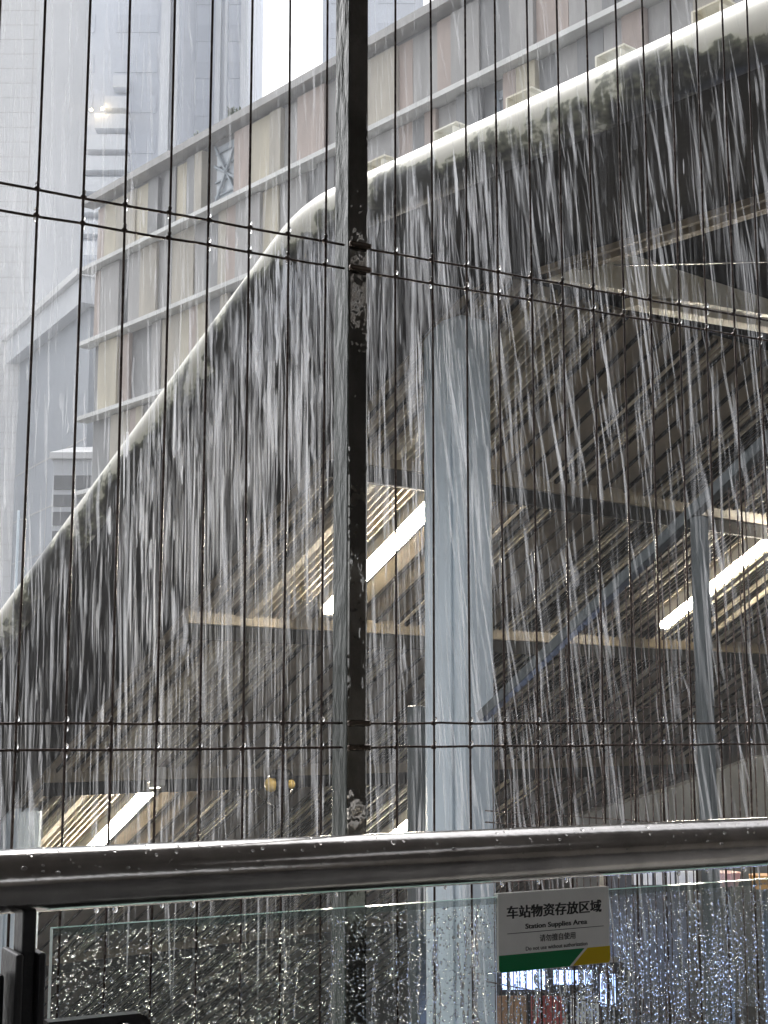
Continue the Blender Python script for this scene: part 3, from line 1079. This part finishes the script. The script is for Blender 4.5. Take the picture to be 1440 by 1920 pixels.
def text_part(name, body, u0, u1, v, hv, bold, weight):
    cu = bpy.data.curves.new('text', 'FONT')
    cu.body = body
    cu.resolution_u = 3
    tmp = bpy.data.objects.new('text_tmp', cu)
    COL.objects.link(tmp)
    dg = bpy.context.evaluated_depsgraph_get()
    me0 = bpy.data.meshes.new_from_object(tmp.evaluated_get(dg))
    bpy.data.objects.remove(tmp)
    c = np.array([tuple(v_.co) for v_ in me0.vertices])
    polys = [tuple(p_.vertices) for p_ in me0.polygons]
    lo, hi = c.min(0), c.max(0)
    w_ = (u1 - u0) / (hi[0] - lo[0]); h_ = hv / (hi[1] - lo[1])
    vs, fs = [], []
    # thicker strokes: the same glyphs printed five times, each a hair to the side
    for k_, (du, dv) in enumerate(((0, 0), (-1, -.6), (1, .6), (-1, .6), (1, -.6))):
        b0 = len(vs)
        for co in c:
            vs.append(tuple(SPt(u0 + (co[0] - lo[0]) * w_ + du * weight, v + hv / 2 - (co[1] - lo[1]) * h_ + dv * weight, 0.00420 + 0.00002 * k_) - LOC[sign.name]))
        fs += [tuple(b0 + i_ for i_ in p_) for p_ in polys]
    me = bpy.data.meshes.new(name)
    me.from_pydata(vs, [], fs)
    me.materials.append(M['sign_ink'])
    link(name, me, sign)


text_part('chinese_title', '车站物资存放区域', 0.075, 0.925, 0.225, 0.165, 0.0, 0.0042)
text_part('english_title', 'Station Supplies Area', 0.235, 0.79, 0.432, 0.085, 0.0, 0.0024)
text_part('chinese_note', '请勿擅自使用', 0.36, 0.68, 0.592, 0.092, 0.0, 0.0012)
text_part('english_note', 'Do not use without authorization', 0.235, 0.79, 0.715, 0.050, 0.0, 0.001)

# ------------------------------------------------------------------ buildings behind
# coloured panel building, parallel to the canopy
Pc = pix(150, 1356, 60.0); Pc[2] = 0
kz = lambda y, depth=60.0: float(pix(150, y, depth)[2])
rows = [kz(371), kz(500), kz(640), kz(780), kz(920), kz(1060), kz(1200), GZ]
pb = root('panel_building', Pc + np.array([0, 0, GZ]), 'large building clad in vertical grey, tan and terracotta panels behind the canopy', 'building')
D = -E1
LEN = 46.0
q = MB()
mid = Pc + D * LEN / 2 + E2 * 7.1
q.obox(mid + UP * (rows[0] + GZ) / 2, D, E2, UP, LEN / 2, 6.9, (rows[0] - GZ) / 2)
build('core_wall', q, M['pan_dark'], pb)
openings = [(0, (380, 425)), (1, (940, 962))]


def s_of(px):                                   # distance along the facade of an image column at eye level
    d = ray(px, 1356); t_ = ((Pc - CAM) @ E2) / (d @ E2)
    return float((CAM + t_ * d - Pc) @ D)


op = [(r_, s_of(a_), s_of(b_)) for r_, (a_, b_) in openings]
pm = [M['pan_grey'], M['pan_pink'], M['pan_tan'], M['pan_dark'], M['pan_beige']]
for r_ in range(7):
    q = MB()
    s = 0.05
    zt_r, zb_r = rows[r_] - (0.55 if r_ == 0 else 0.28), rows[r_ + 1] + 0.02
    last = -1
    while s < LEN - 0.3:
        w_ = random.choice((0.55, 0.7, 0.8, 1.0, 1.3, 1.6))
        c = random.choices(range(5), (30, 24, 13, 13, 20))[0]
        if c == last: c = (c + 1) % 5
        last = c
        hit = [o_ for o_ in op if o_[0] == r_ and o_[1] - w_ < s < o_[2]]
        if hit and s < hit[0][2]:
            s = hit[0][2]
            if q.v:
                build('cladding_row', q, pm, pb); q = MB()
            continue
        if random.random() < 0.07:
            s += w_
            if q.v:
                build('cladding_row', q, pm, pb); q = MB()
            continue
        dpt = random.choice((0.05, 0.08, 0.11, 0.14))
        q.obox(Pc + D * (s + w_ / 2) + E2 * (0.19 - dpt) + UP * (zt_r + zb_r) / 2, D, E2, UP, w_ / 2 - 0.012, dpt, (zt_r - zb_r) / 2, c)
        s += w_
    if q.v:
        build('cladding_row', q, pm, pb)
for i, zz in enumerate(rows[:-1]):
    q = MB()
    h_ = 0.16 if i else 0.30
    q.obox(Pc + D * (LEN / 2 - 0.25) + E2 * -0.12 + UP * (zz - 0.14 if i else zz - 0.2), D, E2, UP, LEN / 2 + 0.3, 0.33, h_ * (0.55 if i else 0.5))
    build('ledge', q, M['ledge'] if i else M['pan_grey'], pb)
for r_, sa_, sb_ in op:
    q = MB()
    zt_r, zb_r = rows[r_] - 0.6, rows[r_ + 1] + 0.1
    cm = Pc + D * (sa_ + sb_) / 2
    for za, zb_, k_ in ((zt_r, zb_r, 0), (zb_r, zt_r, 1), (zt_r - 0.8, zb_r + 0.7, 2)):
        p0, p1 = Pc + D * sa_ + UP * za + E2 * 0.1, Pc + D * sb_ + UP * zb_ + E2 * 0.1
        q.tube([p0, p1], 0.07, 5)
    for zz in np.linspace(zb_r + 0.4, zt_r - 0.3, 4):
        q.tube([Pc + D * sa_ + UP * zz + E2 * 0.14, Pc + D * sb_ + UP * zz + E2 * 0.14], 0.05, 5)
    f_ = build('steel_truss', q, M['steel_blue'], pb)
    q = MB(); q.obox(cm + UP * (zt_r + zb_r) / 2 + E2 * 0.19, D, E2, UP, (sb_ - sa_) / 2, 0.004, (zt_r - zb_r) / 2)
    build('window_pane', q, mat('pale window pane', (0.42, 0.47, 0.52), 0.15), f_)  # pane in one pale blue grey

# small shrubs growing on its parapet
for i, (px, hgt) in enumerate(((345, 0.35), (415, 0.5), (428, 0.35), (300, 0.25))):
    s = s_of(px)
    c = Pc + D * s + E2 * 0.1 + UP * (rows[0] + 0.02)
    o = root('parapet_shrub', c, ('tuft of weeds on the parapet of the panel building', 'tallest tuft of weeds on the panel building parapet', 'second tuft beside the tallest on the panel building parapet', 'smallest tuft, leftmost on the panel building parapet')[i], 'plant', 'weeds on the parapet')
    q = MB(); qs = MB()
    for k_ in range(9):
        t_ = np.array([random.gauss(0, .3), random.gauss(0, .2), 1]) * hgt * random.uniform(.6, 1.2)
        qs.tube([c, c + t_ * 0.5, c + t_], [0.02, 0.015, 0.008], 4)
        for j in range(7):
            e_ = c + t_ * random.uniform(.3, 1.0) + np.array([random.gauss(0, .06) for _ in range(3)])
            v1 = np.array([random.gauss(0, .07) for _ in range(3)]); v2 = np.array([random.gauss(0, .07) for _ in range(3)])
            q.quad([e_ - v1, e_ - v2 * .5, e_ + v1, e_ + v2 * .5])
    build('stem', qs, M['pan_dark'], o)
    build('foliage', q, mat('weed leaf', (0.06, 0.09, 0.04), 0.6), o)

# grey building with a pale sloping parapet line, at left
Pg = pix(146, 1356, 72.0); Pg[2] = 0
gh = math.atan((-808 - 720) / (FPX / CP)); G = np.array([math.sin(gh), math.cos(gh), 0]); GN = np.array([G[1], -G[0], 0])
zg = lambda y: float(pix(146, y, 72.0)[2])
gb = root('grey_building', Pg + UP * GZ, 'plain grey building with a pale parapet band at the left edge', 'building')
q = MB(); q.obox(Pg + G * 30 + GN * 8 + UP * (zg(560) + GZ) / 2, G, GN, UP, 30, 8, (zg(560) - GZ) / 2)
build('wall', q, M['grey_wall'], gb)
q = MB(); q.obox(Pg + G * 29.9 + GN * 8 + UP * (zg(524) + zg(575)) / 2, G, GN, UP, 30.4, 8.7, (zg(524) - zg(575)) / 2)
build('parapet', q, M['tower_pale'], gb)
q = MB(); q.obox(Pg + G * 29.9 + GN * 8 + UP * (zg(520)), G, GN, UP, 30.6, 9.0, 0.18)
build('coping', q, M['tile_wall'], gb)
q = MB()
for y in (820, 920, 1010, 1110):
    q.obox(Pg + G * 30 - GN * 0.003 + UP * zg(y), G, GN, UP, 29.95, 0.02, 0.03)
for k_ in range(10):
    q.obox(Pg + G * (2.5 + 4.5 * k_) - GN * 0.002 + UP * (zg(840) + GZ) / 2, G, GN, UP, 0.03, 0.02, (zg(840) - GZ) / 2)
build('wall_joint', q, M['joint'], gb)
# annex with louvres
Pa = pix(84, 1356, 66.0); Pa2 = pix(168, 1356, 66.0)
za = lambda y: float(pix(125, y, 66.0)[2])
an = root('plant_room', np.array([(Pa[0] + Pa2[0]) / 2, 66, GZ]), 'pale plant room with grey louvre bands, low at the left beside the canopy edge', 'building')
q = MB(); q.box(Pa[0], Pa2[0] + 1.5, 66, 71, GZ, za(862)); build('wall', q, M['tower_pale'], an)
q = MB()
q.hexa([(Pa[0] - .15, 65.7, za(862) + .01), (Pa2[0] + 1.6, 65.7, za(862) + .01), (Pa2[0] + 1.6, 71, za(862) + .01), (Pa[0] - .15, 71, za(862) + .01)],
       [(Pa[0] - .15, 65.7, za(850)), (Pa2[0] + 1.6, 65.7, za(850)), (Pa2[0] + 1.6, 71, za(800)), (Pa[0] - .15, 71, za(800))])
build('roof', q, M['tile_wall'], an)
for y0, y1 in ((892, 918), (928, 950), (960, 985), (996, 1020), (1032, 1060)):
    q = MB(); q.box(Pa[0] + 0.05, Pa2[0] + 1.4, 65.93, 65.997, za(y1), za(y0)); build('louvre_band', q, M['louvre'], an)

# towers


def tower(name, label, px0, px1, depth, ztop, wall, floor, ribs=(), slabs=(), yaw=0.0, thick=14, strips=None):
    A, B = pix(px0, 1356, depth), pix(px1, 1356, depth)
    cx = (A[0] + B[0]) / 2; hw = (B[0] - A[0]) / 2
    o = root(name, (cx, depth + thick / 2, GZ), label, 'tower')
    ux, uy = np.array([math.cos(yaw), math.sin(yaw), 0]), np.array([-math.sin(yaw), math.cos(yaw), 0])
    c0 = np.array([cx, depth, 0])
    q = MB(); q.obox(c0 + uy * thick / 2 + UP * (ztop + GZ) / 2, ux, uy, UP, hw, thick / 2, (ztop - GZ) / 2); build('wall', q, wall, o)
    zz = GZ + floor
    fr = strips if strips else ((0.06, 0.94),)
    while zz < ztop - 1:
        if zz < 20 and depth > 90:
            zz += floor; continue
        for f0, f1 in fr:
            q = MB()
            q.obox(c0 + ux * (-hw + hw * (f0 + f1)) - uy * 0.03 + UP * (zz + floor * 0.45), ux, uy, UP, hw * (f1 - f0), 0.05, floor * 0.22)
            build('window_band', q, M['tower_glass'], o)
        zz += floor
    for f0, f1 in ribs:
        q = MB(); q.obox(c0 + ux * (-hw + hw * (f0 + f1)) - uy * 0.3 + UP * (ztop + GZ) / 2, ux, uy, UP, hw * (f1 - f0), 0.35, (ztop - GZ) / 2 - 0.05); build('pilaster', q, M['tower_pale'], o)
    for (xa, xb, ya, yb) in slabs:
        P0, P1 = pix(xa, ya, depth - 1.2), pix(xb, yb, depth - 1.2)
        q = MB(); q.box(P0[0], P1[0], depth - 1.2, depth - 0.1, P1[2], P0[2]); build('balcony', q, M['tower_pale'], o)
    return o


HT = 74.0
t1 = tower('tile_tower', 'pale tiled tower at the extreme left edge, marked with thin joints', -420, 24, 84, HT, M['tile_wall'], 3.4, strips=((0.0, 0.02),))
q = MB()
A = pix(24, 1356, 84)
for k_ in range(60):
    q.box(A[0] - 14, A[0] - 0.05, 83.985, 84.02, 0.5 + k_ * 0.97, 0.5 + k_ * 0.97 + 0.03)
q.box(A[0] - 0.32, A[0] - 0.28, 83.98, 84.02, GZ, HT - 1)
build('facade_joint', q, M['joint'], t1)
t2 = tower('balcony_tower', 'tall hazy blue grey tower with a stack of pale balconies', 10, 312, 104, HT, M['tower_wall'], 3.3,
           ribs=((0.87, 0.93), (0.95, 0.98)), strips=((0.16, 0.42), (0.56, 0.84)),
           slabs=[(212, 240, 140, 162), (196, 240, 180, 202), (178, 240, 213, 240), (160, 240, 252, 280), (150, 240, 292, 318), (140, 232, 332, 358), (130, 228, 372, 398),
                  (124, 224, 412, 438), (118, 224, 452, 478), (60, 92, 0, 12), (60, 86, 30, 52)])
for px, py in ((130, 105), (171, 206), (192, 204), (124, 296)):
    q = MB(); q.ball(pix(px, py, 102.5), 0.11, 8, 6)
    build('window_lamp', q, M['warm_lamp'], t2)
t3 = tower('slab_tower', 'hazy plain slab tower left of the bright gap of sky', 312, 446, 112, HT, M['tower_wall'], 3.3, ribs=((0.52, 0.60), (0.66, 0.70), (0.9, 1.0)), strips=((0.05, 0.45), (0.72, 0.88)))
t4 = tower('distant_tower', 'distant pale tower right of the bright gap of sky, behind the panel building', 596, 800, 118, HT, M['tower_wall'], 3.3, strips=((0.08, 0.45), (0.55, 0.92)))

# ------------------------------------------------------------------ rain and roof runoff


def strands(name, P, L, Rr, dens, lean, label):
    """water strands: three sided spindles; P top points, L lengths, Rr radii, lean horizontal shift per metre"""
    n_ = len(P)
    K = 6
    fr = np.array([0.0, 0.12, 0.45, 0.82, 1.0]); rad = np.array([0.25, 0.75, 1.0, 0.85, 0.2]); fade = np.array([0.0, 0.6, 1.0, 0.8, 0.0])
    NR = len(fr); NV = K * NR
    V = np.zeros((n_, NV, 3)); a0 = rng.random(n_) * 6.28
    ax = np.stack([lean[:, 0], lean[:, 1], -np.ones(n_)], 1)
    wob = np.stack([rng.normal(0, 1, n_), rng.normal(0, 1, n_), np.zeros(n_)], 1) * (Rr * 0.5)[:, None]
    for j in range(NR):
        for k_ in range(K):
            an_ = a0 + k_ * 2 * math.pi / K
            V[:, j * K + k_] = P + ax * (L * fr[j])[:, None] + wob * (j == 2) + np.stack([np.cos(an_), np.sin(an_), np.zeros(n_)], 1) * (Rr * rad[j])[:, None]
    tri = []
    for j in range(NR - 1):
        for k_ in range(K):
            a_, b_ = j * K + k_, j * K + (k_ + 1) % K
            tri += [[a_, a_ + K, b_ + K], [a_, b_ + K, b_]]
    tri = np.array(tri)
    F = (tri[None] + (np.arange(n_) * NV)[:, None, None]).reshape(-1, 3)
    me = bpy.data.meshes.new(name)
    me.vertices.add(n_ * NV); me.vertices.foreach_set('co', V.reshape(-1))
    me.loops.add(len(F) * 3); me.loops.foreach_set('vertex_index', F.reshape(-1))
    me.polygons.add(len(F)); me.polygons.foreach_set('loop_start', np.arange(len(F)) * 3)
    me.polygons.foreach_set('use_smooth', np.ones(len(F), bool))
    at = me.attributes.new('veil', 'FLOAT', 'POINT')
    at.data.foreach_set('value', (dens[:, None] * np.repeat(fade, K)[None]).reshape(-1))
    me.materials.append(M['water'])
    me.update(calc_edges=True); me.validate()
    o_ = link(name, me); o_['kind'] = 'stuff'; o_['label'] = label
    return o_


# runoff pouring off the canopy edge
n = 6800
a = np.where(rng.random(n) < 0.62, rng.normal(0.0, 1.45, n), rng.uniform(-4.9, 9.0, n))
a = np.clip(a, -4.95, 9.5)
curtain = 0.55 + 0.30 * np.sin(a * 5.1 + 0.7) * np.sin(a * 1.9 + 1) + 0.28 * np.sin(a * 13.7) * np.sin(a * 4.3)   # where the lip spills more
a = a + 0.05 * np.sin(a * 21)
clump = np.clip(curtain + rng.normal(0, .18, n), 0.05, 1.2)
bb = rng.normal(0.0, 0.10, n) - 0.02
pz_ = np.array([path_z(x) for x in a]) + Z0 - 0.12
drop_h = rng.random(n) ** 1.9 * np.minimum(pz_ - 0.9, 6.0)
P = O2[None] + a[:, None] * E1[None] + bb[:, None] * E2[None]
P[:, 2] = pz_ - drop_h - rng.random(n) * 0.15
thin = np.exp(-np.maximum(drop_h - 0.9, 0) / 1.5)          # the sheet breaks up into spray as it falls
L = rng.lognormal(math.log(0.38), 0.6, n) * (0.8 + 0.3 * drop_h)
L = np.minimum(L, 1.3)
Rr = rng.lognormal(math.log(0.0062), 0.62, n) * (0.40 + 0.60 * thin)
Rr = np.minimum(Rr, np.where(a < -1.5, 0.011, 0.018))
dens = np.clip(rng.gamma(1.3, 0.19, n) * clump, 0.02, 0.66) * (0.10 + 0.90 * thin)
dens *= np.where(a < -2.0, 0.75, 1) * np.where(a > 2.6, 0.5, 1)
P[:, :2] -= (E2[None, :2] * (drop_h * rng.normal(0.05, 0.05, n))[:, None])
lean = np.stack([rng.normal(0.010, 0.014, n) + np.where(a < -1.2, 0.05, 0) * rng.random(n), rng.normal(0, 0.02, n)], 1)
strands('roof_runoff', P, L, Rr, dens, lean, 'sheet of water pouring off the canopy edge in white strands')
# general rain between fence and canopy and beyond
n = 2700
dp = rng.uniform(2.6, 9.0, n) ** 1.0
pxs = rng.uniform(-60, 1500, n); pys = rng.uniform(-60, 1580, n)
P = np.array([pix(x, y, d) for x, y, d in zip(pxs, pys, dp)])
keep = ((P - O2) @ E2) < -0.05
P, dp, pxs = P[keep], dp[keep], pxs[keep]
n = len(P)
L = rng.lognormal(math.log(0.24), 0.5, n); Rr = rng.lognormal(math.log(0.0026), 0.45, n) * (0.6 + dp / 9)
dens = rng.uniform(0.05, 0.24, n) * np.where(pys[keep] < 380 - 0.2 * pxs, 0.55, 1)
lean = np.stack([rng.normal(0.02, 0.025, n) + 0.14 * (pxs > 820) * rng.random(n), rng.normal(0, 0.02, n)], 1)
strands('falling_rain', P, L, Rr, dens, lean, 'heavy rain falling between the fence and the station')

# ------------------------------------------------------------------ haze
hz = MB(); hz.box(-270, 270, -270, 280, -10.0, HT + 3)
m, t, p = nt('rain haze')
t.nodes.remove(p)
pv = t.nodes.new('ShaderNodeVolumePrincipled')
pv.inputs['Color'].default_value = (0.93, 0.95, 1.0, 1)
pv.inputs['Density'].default_value = 0.0019
t.links.new(pv.outputs[0], t.nodes['Material Output'].inputs['Volume'])
ho = build('haze', hz, m)
ho['kind'] = 'stuff'
ho['label'] = 'pale rain haze filling the air between the station and the towers'
for nm, lab in (('ground', 'wet concrete ground around the station'), ('stair_floor', 'dark stair floor going down under the canopy'),
                ('platform', 'dark paved platform under the handrail')):
    bpy.data.objects[nm]['label'] = lab
